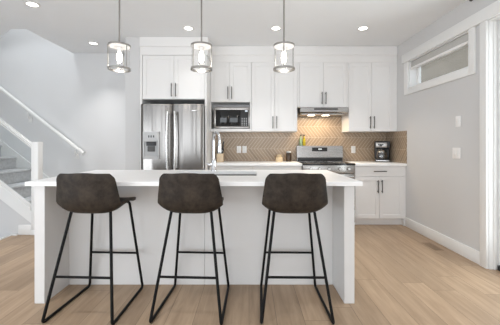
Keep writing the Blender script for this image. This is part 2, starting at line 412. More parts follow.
# door_1 : casing, jamb, slab with glass, threshold
dc = MB()
dc.box(XR-0.024, XR-0.001, DY1, DY1+0.083, 0.0, 2.409, 0.003); dc.box(XR-0.024, XR-0.001, DY0-0.083, DY0, 0.0, 2.409, 0.003)
d1 = struct('door_1', dc, 'trim')
jb = MB()
jb.box(XR, XO, DY1-0.006, DY1, 0.0, DZ1); jb.box(XR, XO, DY0, DY0+0.016, 0, DZ1); jb.box(XR, XO, DY0+0.016, DY1-0.006, DZ1-0.016, DZ1)
jb.box(XR+0.038, XR+0.062, DY1-0.020, DY1-0.006, 0.0, DZ1-0.016, 0.003); jb.box(XR+0.080, XR+0.090, DY1-0.02, DY1-0.006, 0.0, DZ1-0.016, 0.002)
obj('jamb', jb, 'trim', d1)
sl = MB(); x0, x1 = XR+0.10, XR+0.145
sl.box(x0, x1, DY1-0.13, DY1-0.021, 0.047, 2.39, 0.003); sl.box(x0, x1, DY0+0.018, DY0+0.13, 0.022, 2.39, 0.003)
sl.box(x0, x1, DY0+0.13, DY1-0.13, 0.022, 0.27, 0.003); sl.box(x0, x1, DY0+0.13, DY1-0.13, 2.27, 2.39, 0.003)
so = obj('door_slab', sl, 'trim', d1)
obj('glass_pane', MB().box(x0+0.018, x0+0.026, DY0+0.12, DY1-0.12, 0.26, 2.28), 'pane', so)
obj('threshold', MB().box(XR+0.066, XO, DY0, DY1-0.021, 0.0, 0.045), 'dark', d1, 'black door threshold')

# baseboards
def bb(mb, x0, x1, y0, y1, h=0.13): mb.box(x0, x1, y0, y1, 0.0, h, 0.003); return mb
struct('baseboard_right', bb(MB(), XR-0.016, XR-0.001, DY1+0.084, 4.215), 'trim')
struct('baseboard_right_near', bb(MB(), XR-0.016, XR-0.001, YF, DY0-0.084), 'trim')
struct('baseboard_back', bb(MB(), -2.70, -1.772, YB-0.016, YB-0.001), 'trim')
struct('baseboard_stair', bb(MB(), -3.075, -2.905, YS-0.006, YS+0.012), 'trim')

# ------------------------------------------------------------------ staircase
SL = 0.78
def stair_z(x): return 0.347+SL*(-2.90-x)          # top edge of the near stringer
st = thing('staircase', (-3.6, 4.3, 0.0), 'grey carpeted staircase with white stringer, newel post and glass railing', 'staircase')
for k in range(7):
    xn, z = -2.90-0.25*k, 0.20*(k+1)
    m = MB(); y0, y1 = YS+0.055, YB-0.022
    m.box(xn-0.27 if k < 6 else -4.59, xn-0.02, y0, y1, z-0.20+0.0, z-0.03, 0.0)
    m.box(xn-0.249 if k < 6 else -4.59, xn+0.012, y0, y1, z-0.042, z, 0.018, 4)
    obj('step', m, 'carpet', st)
X1 = -4.59
obj('stringer', MB().prism([(-2.905, stair_z(-2.905)), (X1, stair_z(X1)), (X1, stair_z(X1)-0.20), (-2.905, stair_z(-2.905)-0.20)], 1, YS+0.003, YS+0.054), 'trim', st)
tr = MB().prism([(-2.905, stair_z(-2.905)+0.012), (X1, stair_z(X1)+0.012), (X1, stair_z(X1)-0.025), (-2.905, stair_z(-2.905)-0.025)], 1, YS-0.012, YS+0.066)
obj('stringer_cap', tr, 'trim', st)
sk = lambda x: 0.655+0.775*(-3.38-x)
obj('skirt_board', MB().prism([(-2.62, 0.0), (-2.62, 0.14), (-2.74, sk(-2.74)), (X1, sk(X1)), (X1, sk(X1)-0.33), (-2.9, 0.0)], 1, YB-0.020, YB-0.001), 'trim', st)
# grey wall under the near stringer, running down into the lower stairwell
struct('wall_under_stair', MB().prism([(-2.91, 0.0), (-2.91, stair_z(-2.91)-0.202), (X1, stair_z(X1)-0.202), (X1, -1.6), (-3.075, -1.6), (-3.075, 0.0)], 1, YS+0.012, YS+0.05), 'wall')

rl = st
nw = MB().box(-2.898, -2.806, YS-0.01, YS+0.082, 0.0, 1.237, 0.004); nw.box(-2.905, -2.80, YS-0.016, YS+0.09, 0.0, 0.06, 0.003)
obj('newel_post', nw, 'trim', rl)
def sbar(za, zb, y0, y1, x0=-2.899, x1=X1):
    return MB().prism([(x0, stair_z(x0)+za), (x1, stair_z(x1)+za), (x1, stair_z(x1)+zb), (x0, stair_z(x0)+zb)], 1, y0, y1)
obj('handrail', sbar(0.820, 0.852, YS+0.012, YS+0.060), 'trim', rl)
obj('rail_shoe', sbar(0.788, 0.805, YS+0.02, YS+0.055), 'trim', rl)
obj('glass_panel', sbar(0.030, 0.784, YS+0.032, YS+0.042, -2.93), 'rail_gl', rl)

wh = thing('wall_handrail', (-3.4, YB-0.05, 1.5), 'white sloping handrail fixed to the wall above the stairs on brackets', 'handrail')
hz = lambda x: 1.050+0.784*(-2.755-x)
m = MB().tube([(-2.755, YB-0.062, hz(-2.755)), (X1, YB-0.062, hz(X1))], 0.031, 14)
obj('rail', m, 'trim', wh)
for xx in (-2.90, -3.68, -4.42):
    m = MB(); z = hz(xx)
    m.tube([(xx, YB-0.062, z-0.024), (xx, YB-0.062, z-0.10), (xx, YB-0.045, z-0.13), (xx, YB-0.012, z-0.14)], 0.012, 10)
    m.box(xx-0.030, xx+0.030, YB-0.014, YB-0.002, z-0.20, z-0.09, 0.004)
    obj('bracket', m, 'trim', wh)

# ------------------------------------------------------------------ kitchen cabinets
def shaker(x0, x1, z0, z1, yf, th=0.02, fr=0.055):
    """shaker front: frame with a recessed panel; front face at y=yf"""
    m = MB(); g = 0.0018; x0 += g; x1 -= g; z0 += g; z1 -= g
    b = 0.0015
    m.box(x0, x0+fr, yf, yf+th, z0, z1, b, 1); m.box(x1-fr, x1, yf, yf+th, z0, z1, b, 1)
    m.box(x0+fr-0.0005, x1-fr+0.0005, yf, yf+th, z1-fr, z1, b, 1); m.box(x0+fr-0.0005, x1-fr+0.0005, yf, yf+th, z0, z0+fr, b, 1)
    m.box(x0+fr-0.001, x1-fr+0.001, yf+0.009, yf+th, z0+fr-0.001, z1-fr+0.001)
    return m
def bar_v(x, z0, z1, yf, off=0.032, r=0.0062):
    m = MB().tube([(x, yf-off, z0), (x, yf-off, z1)], r, 10)
    for z in (z0+0.022, z1-0.022): m.tube([(x, yf-off, z), (x, yf, z)], r*0.85, 8)
    return m
def bar_h(x0, x1, z, yf, off=0.032, r=0.0062):
    m = MB().tube([(x0, yf-off, z), (x1, yf-off, z)], r, 10)
    for x in (x0+0.022, x1-0.022): m.tube([(x, yf-off, z), (x, yf, z)], r*0.85, 8)
    return m
def front(parent, name, x0, x1, z0, z1, yf, handle=None):
    if name == 'drawer': m = MB().box(x0+.0018, x1-.0018, yf, yf+0.02, z0+.0018, z1-.0018, 0.002, 1)
    else: m = shaker(x0, x1, z0, z1, yf)
    d = obj(name, m, 'cab', parent)
    if handle: obj('handle', handle, 'bar', d, 'dark metal bar handle')
    return d
HL = 0.19
def double_doors(parent, x0, xm, x1, z0, z1, yf, zh):
    front(parent, 'door', x0, xm, z0, z1, yf, bar_v(xm-0.030, zh, zh+HL, yf))
    front(parent, 'door', xm, x1, z0, z1, yf, bar_v(xm+0.030, zh, zh+HL, yf))
YU = 4.46                            # upper cabinet door faces
TOP = 2.485
def carcass(x0, x1, y0, y1, z0, z1, niche=None):
    return MB().box(x0, x1, y0, y1, z0, z1)
# over-hood, wall and microwave cabinets
UPG = None
def upper(x0, xm, x1, z0, label, zb=None):
    t = thing('wall_cabinet', ((x0+x1)/2, YB-0.17, zb if zb else z0), label, 'cabinet', UPG)
    b = MB().box(x0+.001, x1-.001, YU+0.021, YB-0.002, z0, TOP)
    if zb:     # open niche below the doors for the microwave
        b.box(x0+.001, x0+.012, YU, YB-0.002, zb, z0); b.box(x1-.020, x1-.001, YU, YB-0.002, zb, z0)
        b.box(x0+.012, x1-.020, YU, YB-0.002, zb, zb+0.042); b.box(x0+.012, x1-.020, YB-0.02, YB-0.002, zb+0.042, z0)
    obj('cabinet_body', b, 'cab', t)
    double_doors(t, x0, xm, x1, z0, TOP, YU, z0+0.045)
    return t
upper(-0.605, -0.30, 0.037, 1.867, 'white wall cabinet holding the microwave in an open niche below its two doors', 1.406)
upper(0.038, 0.402, 0.757, 1.407, 'tall white two-door wall cabinet between the microwave and the range hood')
upper(0.79, 1.167, 1.535, 1.785, 'short white two-door wall cabinet directly above the range hood')
upper(1.560, 1.92, 2.255, 1.407, 'tall white two-door wall cabinet above the coffee maker')
# fridge enclosure
YFE = 4.08
ft = thing('fridge_cabinet', (-1.08, 4.45, 0.0), 'tall white cabinet surround over the refrigerator with two doors at the top', 'cabinet')
b = MB(); b.box(-1.562, -1.530, YFE, YB-0.002, 0.0, TOP); b.box(-0.632, -0.607, YFE, YB-0.002, 0.0, TOP)
b.box(-1.530, -0.632, YFE+0.021, YB-0.002, 1.852, TOP)
obj('cabinet_body', b, 'cab', ft)
double_doors(ft, -1.525, -1.075, -0.634, 1.854, TOP-0.005, YFE, 1.885)
# crown and frieze above the cabinets
cr = MB()
for (x0, x1, yf) in ((-1.562, -0.588, YFE), (-0.588, XR-0.002, YU)):
    cr.box(x0, x1, yf+0.004, YB-0.003, TOP+0.001, 2.60); cr.box(x0, x1, yf-0.012, YB-0.003, 2.60, ZC-0.001, 0.002, 1)
struct('trim_3', cr, 'cab')
# fillers beside the wall cabinets
fl = MB().box(2.256, XR-0.002, YU+0.006, YB-0.003, 1.407, TOP); fl.box(1.537, 1.559, YU+0.006, YB-0.003, 1.79, TOP); fl.box(0.759, 0.788, YU+0.006, YB-0.003, 1.79, TOP)
struct('trim_4', fl, 'cab')

# base cabinets
YBF = 4.21
def base(x0, x1, label, doors=True, xm=None):
    t = thing('base_cabinet', ((x0+x1)/2, 4.5, 0.0), label, 'cabinet')
    b = MB().box(x0+.001, x1-.001, YBF+0.021, YB-0.003, 0.10, 0.884); b.box(x0+.001, x1-.001, YBF+0.07, YB-0.003, 0.0, 0.10)
    obj('cabinet_body', b, 'cab', t)
    xm = xm or (x0+x1)/2
    front(t, 'drawer', x0, x1, 0.732, 0.872, YBF, bar_h(xm-HL/2, xm+HL/2, 0.808, YBF))
    double_doors(t, x0, xm, x1, 0.108, 0.726, YBF, 0.49)
    return t
base(-0.586, 0.05, 'white base cabinet standing next to the refrigerator under the knife block')
base(0.051, 0.782, 'white base cabinet just left of the range under the two jars')
base(1.566, 2.288, 'white base cabinet with one drawer and two doors under the coffee maker')
struct('trim_5', MB().box(2.289, XR-0.002, YBF+0.006, YB-0.003, 0.0, 0.884), 'cab')
c1 = MB().box(-0.587, 0.783, 4.18, YB-0.004, 0.886, 0.921, 0.003); tag(obj('countertop', c1, 'quartz'), 'white quartz countertop along the back wall from the refrigerator to the range', 'countertop')
c2 = MB().box(1.563, XR-0.002, 4.18, YB-0.004, 0.886, 0.921, 0.003); tag(obj('countertop', c2, 'quartz'), 'short white quartz countertop in the corner carrying the coffee maker', 'countertop')
# backsplash
bs = MB(); bs.box(-0.587, 0.79, YB-0.012, YB-0.001, 0.922, 1.405); bs.box(0.79, 1.56, YB-0.012, YB-0.001, 0.60, 1.784); bs.box(1.56, XR-0.001, YB-0.012, YB-0.001, 0.922, 1.405)
o = struct('wall_backsplash', bs, 'tilex')
o = struct('wall_backsplash_side', MB().box(XR-0.011, XR-0.001, 4.185, YB-0.013, 0.922, 1.405), 'tiley')

# ------------------------------------------------------------------ island
it = thing('kitchen_island', (-0.42, 2.7, 0.0), 'white kitchen island with thick end panels standing behind the three stools', 'kitchen island')
YI0, YIP, YI1 = 2.16, 2.452, 3.10
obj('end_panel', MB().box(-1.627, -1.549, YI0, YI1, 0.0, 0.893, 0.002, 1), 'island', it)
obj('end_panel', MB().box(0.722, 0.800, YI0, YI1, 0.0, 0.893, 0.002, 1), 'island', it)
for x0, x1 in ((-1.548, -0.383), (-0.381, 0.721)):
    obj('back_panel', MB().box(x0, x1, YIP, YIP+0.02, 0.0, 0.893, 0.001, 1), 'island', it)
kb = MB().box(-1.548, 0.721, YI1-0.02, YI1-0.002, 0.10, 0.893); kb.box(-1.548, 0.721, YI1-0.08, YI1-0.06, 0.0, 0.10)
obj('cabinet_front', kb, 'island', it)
SX0, SX1, SY0, SY1 = -0.74, 0.075, 2.56, 2.96
ct = MB()
X0, X1_, Y0, Y1 = -1.68, 0.852, 2.135, 3.13
z0, z1 = 0.895, 0.9264
bm = ct.bm
def ring(z): return [bm.verts.new((x, y, z)) for x, y in ((X0, Y0), (X1_, Y0), (X1_, Y1), (X0, Y1))]
def ringh(z): return [bm.verts.new((x, y, z)) for x, y in ((SX0, SY0), (SX1, SY0), (SX1, SY1), (SX0, SY1))]
ot, ob, ht, hb = ring(z1), ring(z0), ringh(z1), ringh(z0)
for i in range(4):
    j = (i+1) % 4
    bm.faces.new((ot[i], ot[j], ht[j], ht[i])); bm.faces.new((ob[j], ob[i], hb[i], hb[j]))
    bm.faces.new((ot[j], ot[i], ob[i], ob[j])); bm.faces.new((ht[i], ht[j], hb[j], hb[i]))
bmesh.ops.recalc_face_normals(bm, faces=bm.faces[:])
bmesh.ops.bevel(bm, geom=[e for e in bm.edges if e.calc_length() > 0.9 and abs(e.verts[0].co.z-e.verts[1].co.z) < 1e-4 and all(abs(v.co.z-z1) < 1e-4 for v in e.verts) and all((v in ot) for v in e.verts)], offset=0.003, segments=2, affect='EDGES')
tag(obj('island_countertop', ct, 'quartz'), 'long white quartz island top overhanging the stools with a sink cut into it', 'countertop')
sk_ = MB()
t_ = 0.003
a0, a1, b0, b1 = SX0-0.012, SX1+0.012, SY0-0.012, SY1+0.012
sk_.box(a0, a1, b0, b1, 0.66, 0.664); sk_.box(a0, a1, b0, b0+.004, 0.664, 0.8935); sk_.box(a0, a1, b1-.004, b1, 0.664, 0.8935)
sk_.box(a0, a0+.004, b0+.004, b1-.004, 0.664, 0.8935); sk_.box(a1-.004, a1, b0+.004, b1-.004, 0.664, 0.8935)
sn = thing('kitchen_sink', ((SX0+SX1)/2, (SY0+SY1)/2, 0.66), 'stainless undermount sink set into the white island top', 'sink')
obj('basin', sk_, 'steel', sn)
obj('drain', MB().lathe([(0.0, 0.006), (0.03, 0.006), (0.045, 0.002), (0.045, 0.0)], ((SX0+SX1)/2, 2.80, 0.6645), 20), 'chrome', sn)
# faucet
FX, FY, FZ = -0.374, 3.03, 0.927
fc = thing('kitchen_faucet', (FX, FY, FZ), 'tall chrome gooseneck faucet with side lever at the back of the island top', 'faucet')
obj('base', MB().lathe([(0.030, 0.0), (0.030, 0.006), (0.025, 0.012), (0.025, 0.10), (0.018, 0.125), (0.0135, 0.13)], (FX, FY, FZ), 24), 'chrome', fc)
ar = [(FX, FY, FZ+0.11), (FX, FY, FZ+0.31)]
dx, dy = 0.42, -0.9
for k in range(1, 13):
    a = PI*k/12; R_ = 0.095
    ar.append((FX+dx*R_*(1-math.cos(a)), FY+dy*R_*(1-math.cos(a)), FZ+0.31+R_*math.sin(a)))
e = ar[-1]; ar.append((e[0], e[1], FZ+0.29))
obj('spout', MB().tube(ar, 0.0135, 14), 'chrome', fc)
obj('spray_head', MB().lathe([(0.0150, 0.0), (0.0185, -0.01), (0.0195, -0.09), (0.017, -0.105), (0.0, -0.105)], (e[0], e[1], FZ+0.295), 20), 'chrome', fc)
obj('lever', MB().tube([(FX-0.02, FY, FZ+0.065), (FX-0.052, FY, FZ+0.065), (FX-0.075, FY-0.002, FZ+0.075)], [0.016, 0.014, 0.007], 12), 'chrome', fc)

# ------------------------------------------------------------------ refrigerator
FXa, FXb, FXm = -1.524, -0.637, -1.087
YFD = 3.985
fg = thing('refrigerator', ((FXa+FXb)/2, 4.4, 0.0), 'stainless steel french-door refrigerator with a water dispenser in its left door', 'refrigerator')
obj('cabinet', MB().box(FXa+.004, FXb-.004, YFD+0.075, YB-0.04, 0.02, 1.752, 0.004), 'dkgrey', fg)
obj('grille', MB().box(FXa+.01, FXb-.01, YFD+0.06, YFD+0.09, 0.0, 0.06), 'dark', fg)
def bowed(x0, x1, z0, z1, y, bow=0.020, d=0.065, n=20):
    m = MB(); pts = []
    r = 0.012
    for i in range(n+1):
        t = i/n; u = 2*t-1
        yy = y - bow*(1-u*u) + bow
        edge = min(t, 1-t)*(x1-x0)
        if edge < r: yy += r - math.sqrt(max(0, r*r-(r-edge)**2))
        pts.append((x0+(x1-x0)*t, yy))
    pts += [(x1, y+d), (x0, y+d)]
    m.prism(pts, 2, z0, z1)
    for f in m.bm.faces:
        if abs(f.normal.z) < 0.5: f.smooth = True
    return m
dl = obj('door', bowed(FXa+.002, FXm-.003, 0.70, 1.772, YFD), 'steelv', fg)
dr = obj('door', bowed(FXm+.003, FXb-.002, 0.70, 1.772, YFD), 'steelv', fg)
fz = obj('freezer_drawer', bowed(FXa+.002, FXb-.002, 0.065, 0.694, YFD), 'steelv', fg)
def fhandle(x, s):
    m = MB(); pts = []
    for i in range(13):
        t = i/12; pts.append((x+s*0.010*(1-abs(2*t-1)**2), YFD-0.045-0.012*(1-(2*t-1)**2), 0.82+0.845*t))
    m.tube(pts, 0.018, 12)
    for z in (0.86, 1.625): m.tube([(x, YFD-0.045, z), (x, YFD+0.012, z)], 0.014, 10)
    return m
obj('handle', fhandle(-1.128, -1), 'steellt', dl); obj('handle', fhandle(-1.030, 1), 'steellt', dr)
m = MB().tube([(FXa+0.08, YFD-0.045, 0.60), (FXb-0.08, YFD-0.045, 0.60)], 0.017, 12)
for x in (FXa+0.13, FXb-0.13): m.tube([(x, YFD-0.045, 0.60), (x, YFD+0.012, 0.60)], 0.013, 10)
obj('handle', m, 'steellt', fz)
ds0, ds1, dz0, dz1 = -1.478, -1.246, 1.0, 1.381
yd = YFD-0.004
m = MB(); w = 0.022
m.box(ds0, ds0+w, yd-0.020, yd+0.03, dz0, dz1, 0.004); m.box(ds1-w, ds1, yd-0.020, yd+0.03, dz0, dz1, 0.004)
m.box(ds0+w, ds1-w, yd-0.020, yd+0.03, 1.245, dz1, 0.003); m.box(ds0+w, ds1-w, yd-0.020, yd+0.03, dz0, dz0+0.03, 0.003)
dp = obj('water_dispenser', m, 'ltgrey', dl)
obj('recess', MB().box(ds0+w, ds1-w, yd-0.005, yd+0.028, dz0+0.03, 1.245), 'grey', dp)
obj('nozzle', MB().box(-1.43, -1.295, yd-0.018, yd-0.0055, 1.185, 1.243, 0.005), 'dark', dp)
obj('paddle', MB().box(-1.415, -1.31, yd-0.014, yd-0.0055, 1.105, 1.18, 0.004), 'dkgrey', dp)
obj('drip_tray', MB().box(ds0+w+.008, ds1-w-.008, yd-0.026, yd-0.0055, dz0+0.031, dz0+0.045, 0.003), 'ltgrey', dp)
m = MB()
for x in (-1.392, -1.36, -1.325): m.box(x-0.008, x+0.008, yd-0.0225, yd-0.0202, 1.30, 1.33)
obj('buttons', m, 'dark', dp)
obj('badge', MB().box(-0.80, -0.735, YFD+0.001, YFD+0.012, 1.672, 1.688, 0.002), 'steellt', dr)

# ------------------------------------------------------------------ microwave
mx0, mx1, mz0, mz1, my = -0.553, 0.010, 1.4490, 1.788, 4.475
mw = thing('microwave', ((mx0+mx1)/2, 4.63, mz0), 'stainless microwave oven with black glass door sitting in the cabinet niche', 'microwave')
obj('case', MB().box(mx0+.006, mx1-.006, my+0.022, YB-0.03, mz0+0.008, mz1-.004, 0.003), 'dkgrey', mw)
m = MB(); fwid = 0.030
m.box(mx0, mx1, my, my+0.02, mz1-0.042, mz1, 0.004); m.box(mx0, mx1, my, my+0.02, mz0+0.006, mz0+0.038, 0.004)
m.box(mx0, mx0+fwid, my, my+0.02, mz0+0.038, mz1-0.042, 0.002); m.box(mx1-0.018, mx1, my, my+0.02, mz0+0.038, mz1-0.042, 0.002)
obj('trim_frame', m, 'steel', mw)
dd = obj('door', MB().box(mx0+fwid, mx1-0.145, my+0.004, my+0.02, mz0+0.038, mz1-0.042, 0.002), 'blkglass', mw)
obj('door_window', MB().box(mx0+fwid+.022, mx1-0.165, my+0.001, my+0.005, mz0+0.068, mz1-0.062, 0.001), 'blkglass', dd)
cp = obj('control_panel', MB().box(mx1-0.143, mx1-0.018, my+0.004, my+0.02, mz0+0.038, mz1-0.042, 0.002), 'dark', mw)
m = MB()
for r in range(5):
    for c in range(3): m.box(mx1-0.128+c*0.034, mx1-0.108+c*0.034, my+0.001, my+0.005, mz0+0.052+r*0.026, mz0+0.066+r*0.026, 0.002, 1)
obj('buttons', m, 'grey', cp)
obj('display', MB().box(mx1-0.072, mx1-0.032, my+0.001, my+0.005, mz1-0.070, mz1-0.050), 'digits', cp)
for x in (mx0+0.05, mx1-0.05): obj('foot', MB().lathe([(0.012, 0.0), (0.012, 0.01)], (x, my+0.06, mz0-0.0005), 12), 'dark', mw)

# ------------------------------------------------------------------ range and hood
rx0, rx1 = 0.789, 1.557
rg = thing('kitchen_range', ((rx0+rx1)/2, 4.48, 0.0), 'stainless steel kitchen range with black cooktop under the lit hood', 'range')
obj('body', MB().box(rx0, rx1, 4.21, YB-0.02, 0.05, 0.90), 'dkgrey', rg)
obj('cooktop', MB().box(rx0-0.0, rx1+0.0, 4.165, YB-0.10, 0.901, 0.926, 0.004), 'blkglass', rg)
for (x, y, r) in ((0.97, 4.33, 0.10), (1.37, 4.33, 0.085), (0.97, 4.58, 0.075), (1.37, 4.58, 0.10)):
    obj('burner_ring', MB().lathe([(r, 0.0), (r, 0.0006), (r-0.004, 0.0006), (r-0.004, 0.0)], (x, y, 0.9262), 32, closed=True), 'grey', rg)
bgp = obj('backguard', MB().prism([(YB-0.095, 0.99), (YB-0.085, 1.180), (YB-0.0135, 1.180), (YB-0.0135, 0.90), (YB-0.099, 0.90)][::-1], 0, rx0+0.004, rx1-0.004), 'steel', rg)
obj('black_band', MB().box(rx0+0.012, rx1-0.012, YB-0.108, YB-0.099, 0.928, 0.988, 0.003), 'dark', bgp)
dsp = obj('display_panel', MB().prism([(YB-0.0965, 1.09), (YB-0.0935, 1.152), (YB-0.0885, 1.152), (YB-0.0905, 1.09)][::-1], 0, 1.045, 1.295), 'blkglass', bgp)
m = MB()
for k, x in enumerate((1.150, 1.163, 1.180, 1.193)): m.box(x, x+0.009, YB-0.0965, YB-0.0945, 1.115, 1.135)
obj('clock', m, 'digits', dsp)
pn = obj('control_panel', MB().box(rx0, rx1, 4.175, 4.21, 0.775, 0.899, 0.004), 'steel', rg)
for x in (0.90, 1.03, 1.17, 1.33, 1.46):
    obj('knob', MB().lathe([(0.024, 0.0), (0.022, -0.028), (0.019, -0.032), (0.0, -0.032)], (x, 4.175, 0.845), 20, axis='y'), 'steellt', pn)
od = obj('oven_door', MB().box(rx0, rx1, 4.175, 4.208, 0.24, 0.768, 0.004), 'steel', rg)
obj('oven_window', MB().box(rx0+0.10, rx1-0.10, 4.172, 4.178, 0.34, 0.63, 0.001), 'blkglass', od)
m = MB().tube([(rx0+0.04, 4.125, 0.735), (rx1-0.04, 4.125, 0.735)], 0.013, 12)
for x in (rx0+0.07, rx1-0.07): m.tube([(x, 4.125, 0.735), (x, 4.176, 0.735)], 0.011, 10)
obj('oven_handle', m, 'steellt', od)
obj('warming_drawer', MB().box(rx0, rx1, 4.178, 4.208, 0.06, 0.235, 0.004), 'steel', rg)
for x in (rx0+0.05, rx1-0.05): obj('foot', MB().lathe([(0.02, 0.0), (0.02, 0.052)], (x, 4.3, 0.0), 14), 'dark', rg)

hd = thing('range_hood', (1.168, 4.6, 1.65), 'slim stainless range hood with warm lamps mounted over the range', 'range hood')
hx0, hx1, hy = 0.792, 1.534, 4.395
m = MB(); m.prism([(hy, 1.705), (hy, 1.768), (hy+0.02, 1.782), (YB-0.014, 1.782), (YB-0.014, 1.690), (hy+0.02, 1.690)], 0, hx0, hx1)
obj('canopy', m, 'steel', hd)
obj('underside', MB().box(hx0+0.02, hx1-0.02, hy+0.05, YB-0.03, 1.668, 1.689, 0.003), 'steel', hd)
obj('switch_strip', MB().box(1.005, 1.37, hy-0.003, hy+0.001, 1.738, 1.760), 'dark', hd)
for x in (0.99, 1.22):
    obj('lamp_lens', MB().box(x-0.05, x+0.05, hy+0.11, hy+0.19, 1.662, 1.667, 0.002), 'hoodlens', hd)
    l = area('hood_lamp', (x, hy+0.15, 1.658), (0, 0, 0), 0.08, 0.06, 2.6, (1.0, 0.80, 0.56))

# ------------------------------------------------------------------ small things on the counters
ZT = 0.9215
cx, cy = 2.175, 4.64
cm = thing('coffee_maker', (cx, cy, ZT), 'black drip coffee maker with silver front panel and glass carafe in the corner', 'coffee maker')
obj('base', MB().box(cx-0.115, cx+0.10, cy-0.10, cy+0.11, ZT, ZT+0.045, 0.010, 3), 'dark', cm)
obj('base_trim', MB().box(cx-0.105, cx+0.09, cy-0.104, cy-0.098, ZT+0.012, ZT+0.03, 0.002), 'steellt', cm)
obj('water_tank', MB().box(cx-0.115, cx+0.10, cy+0.01, cy+0.11, ZT+0.045, ZT+0.225, 0.010, 3), 'dark', cm)
br_ = obj('brew_head', MB().box(cx-0.118, cx+0.102, cy-0.10, cy+0.11, ZT+0.225, ZT+0.335, 0.012, 3), 'dark', cm)
obj('front_panel', MB().box(cx-0.108, cx+0.055, cy-0.106, cy-0.099, ZT+0.232, ZT+0.312, 0.003), 'steel', br_)
m = MB().lathe([(0.022, 0), (0.022, -0.004), (0.0, -0.004)], (cx-0.035, cy-0.106, ZT+0.268), 18, axis='y')
m.box(cx-0.075, cx-0.055, cy-0.1085, cy-0.105, ZT+0.268, ZT+0.29); m.box(cx-0.015, cx+0.005, cy-0.1085, cy-0.105, ZT+0.268, ZT+0.29)
obj('dial', m, 'dark', br_)
cf = obj('carafe', MB().lathe([(0.055, 0.0), (0.074, 0.012), (0.078, 0.06), (0.066, 0.11), (0.052, 0.135), (0.055, 0.15)], (cx-0.018, cy-0.045, ZT+0.047), 28), 'carafe', cm)
obj('coffee', MB().lathe([(0.05, 0.003), (0.070, 0.014), (0.073, 0.05), (0.0, 0.05)], (cx-0.018, cy-0.045, ZT+0.047), 24), 'coffee', cf)
obj('lid', MB().lathe([(0.056, 0.15), (0.054, 0.166), (0.0, 0.17)], (cx-0.018, cy-0.045, ZT+0.047), 24), 'dark', cf)
obj('band', MB().lathe([(0.0655, 0.108), (0.0675, 0.108), (0.062, 0.124), (0.060, 0.124)], (cx-0.018, cy-0.045, ZT+0.047), 24, closed=True), 'steellt', cf)
obj('handle', MB().tube([(cx+0.035, cy-0.06, ZT+0.185), (cx+0.075, cy-0.075, ZT+0.18), (cx+0.085, cy-0.078, ZT+0.13), (cx+0.058, cy-0.065, ZT+0.085)], 0.010, 10), 'dark', cf)

cm.rotation_euler = (0, 0, math.radians(-20))
kx, ky = -0.462, 4.60
kt = thing('knife_block', (kx, ky, ZT), 'pale wooden knife block on the counter beside the refrigerator cabinet', 'knife block')
obj('block', MB().prism([(ky-0.06, ZT), (ky+0.08, ZT), (ky+0.08, ZT+0.19), (ky-0.06, ZT+0.135)], 0, kx-0.050, kx+0.050), 'wood', kt)
obj('top_band', MB().prism([(ky-0.064, ZT+0.1375), (ky+0.082, ZT+0.194), (ky+0.082, ZT+0.212), (ky-0.064, ZT+0.155)], 0, kx-0.053, kx+0.053), 'dark', kt)
KN = 'knives in the wooden block'
for i, (ox, oy, ln, ti, lb) in enumerate(((-0.032, -0.03, 0.075, 0.02, 'short knife in the front row of the block, nearest the refrigerator'), (0.000, -0.03, 0.085, 0.05, 'knife at the middle of the front row in the wooden block'),
        (0.030, -0.03, 0.08, 0.22, 'tilted knife in the front row of the block, farthest from the refrigerator'), (-0.030, 0.035, 0.11, 0.0, 'tall knife at the back of the block on the refrigerator side'), (0.030, 0.035, 0.12, 0.14, 'tall leaning knife at the back of the block, away from the refrigerator'))):
    x, y = kx+ox, ky+oy; zt = ZT+0.156+(oy+0.06)*0.385+0.0015
    k = thing('kitchen_knife', (x, y, zt), lb, 'knife', KN)
    obj('bolster', MB().box(x-0.008, x+0.008, y-0.012, y+0.012, zt+0.004, zt+0.016, 0.002), 'chrome', k)
    m = MB().tube([(x, y, zt+0.016), (x+ti*ln*0.5, y, zt+0.016+ln*0.5), (x+ti*ln, y, zt+0.016+ln)], [0.011, 0.013, 0.012], 10)
    obj('handle', m, 'dark', k)

jx, jy = 0.497, 4.70
j = thing('canister', (jx, jy, ZT), 'cream coloured square canister with a lid on the back counter', 'canister')
obj('body', MB().box(jx-0.052, jx+0.052, jy-0.05, jy+0.05, ZT, ZT+0.072, 0.006, 3), 'cream', j)
m = MB().lathe([(0.036, 0.072), (0.036, 0.078), (0.040, 0.080), (0.040, 0.108), (0.034, 0.114), (0.0, 0.114)], (jx, jy, ZT), 24)
obj('lid', m, 'cream', j)
jx, jy = 0.655, 4.70
j = thing('storage_jar', (jx, jy, ZT), 'dark round jar with pale lid standing between the cream canister and the range', 'jar')
obj('jar_body', MB().lathe([(0.043, 0.0), (0.046, 0.005), (0.046, 0.125), (0.036, 0.140), (0.036, 0.145)], (jx, jy, ZT), 28), 'amber', j)
obj('lid', MB().lathe([(0.039, 0.1455), (0.039, 0.168), (0.034, 0.172), (0.0, 0.172)], (jx, jy, ZT), 24), 'ltgrey', j)
for nm_, x, mt, lb in (('glass_bottle', 0.865, 'gbottle', 'pale green glass bottle with dark cap standing on top of the range backguard'), ('oil_bottle', 0.921, 'oil', 'yellow olive oil bottle with dark cap standing on top of the range backguard')):
    zb, yb = 1.181, YB-0.050
    j = thing(nm_, (x, yb, zb), lb, 'bottle')
    obj('bottle_body', MB().lathe([(0.022, 0.0), (0.025, 0.004), (0.025, 0.085), (0.020, 0.110), (0.010, 0.135), (0.009, 0.160)], (x, yb, zb), 24), mt, j)
    obj('cap', MB().lathe([(0.011, 0.1605), (0.011, 0.185), (0.0, 0.187)], (x, yb, zb), 16), 'dark', j)

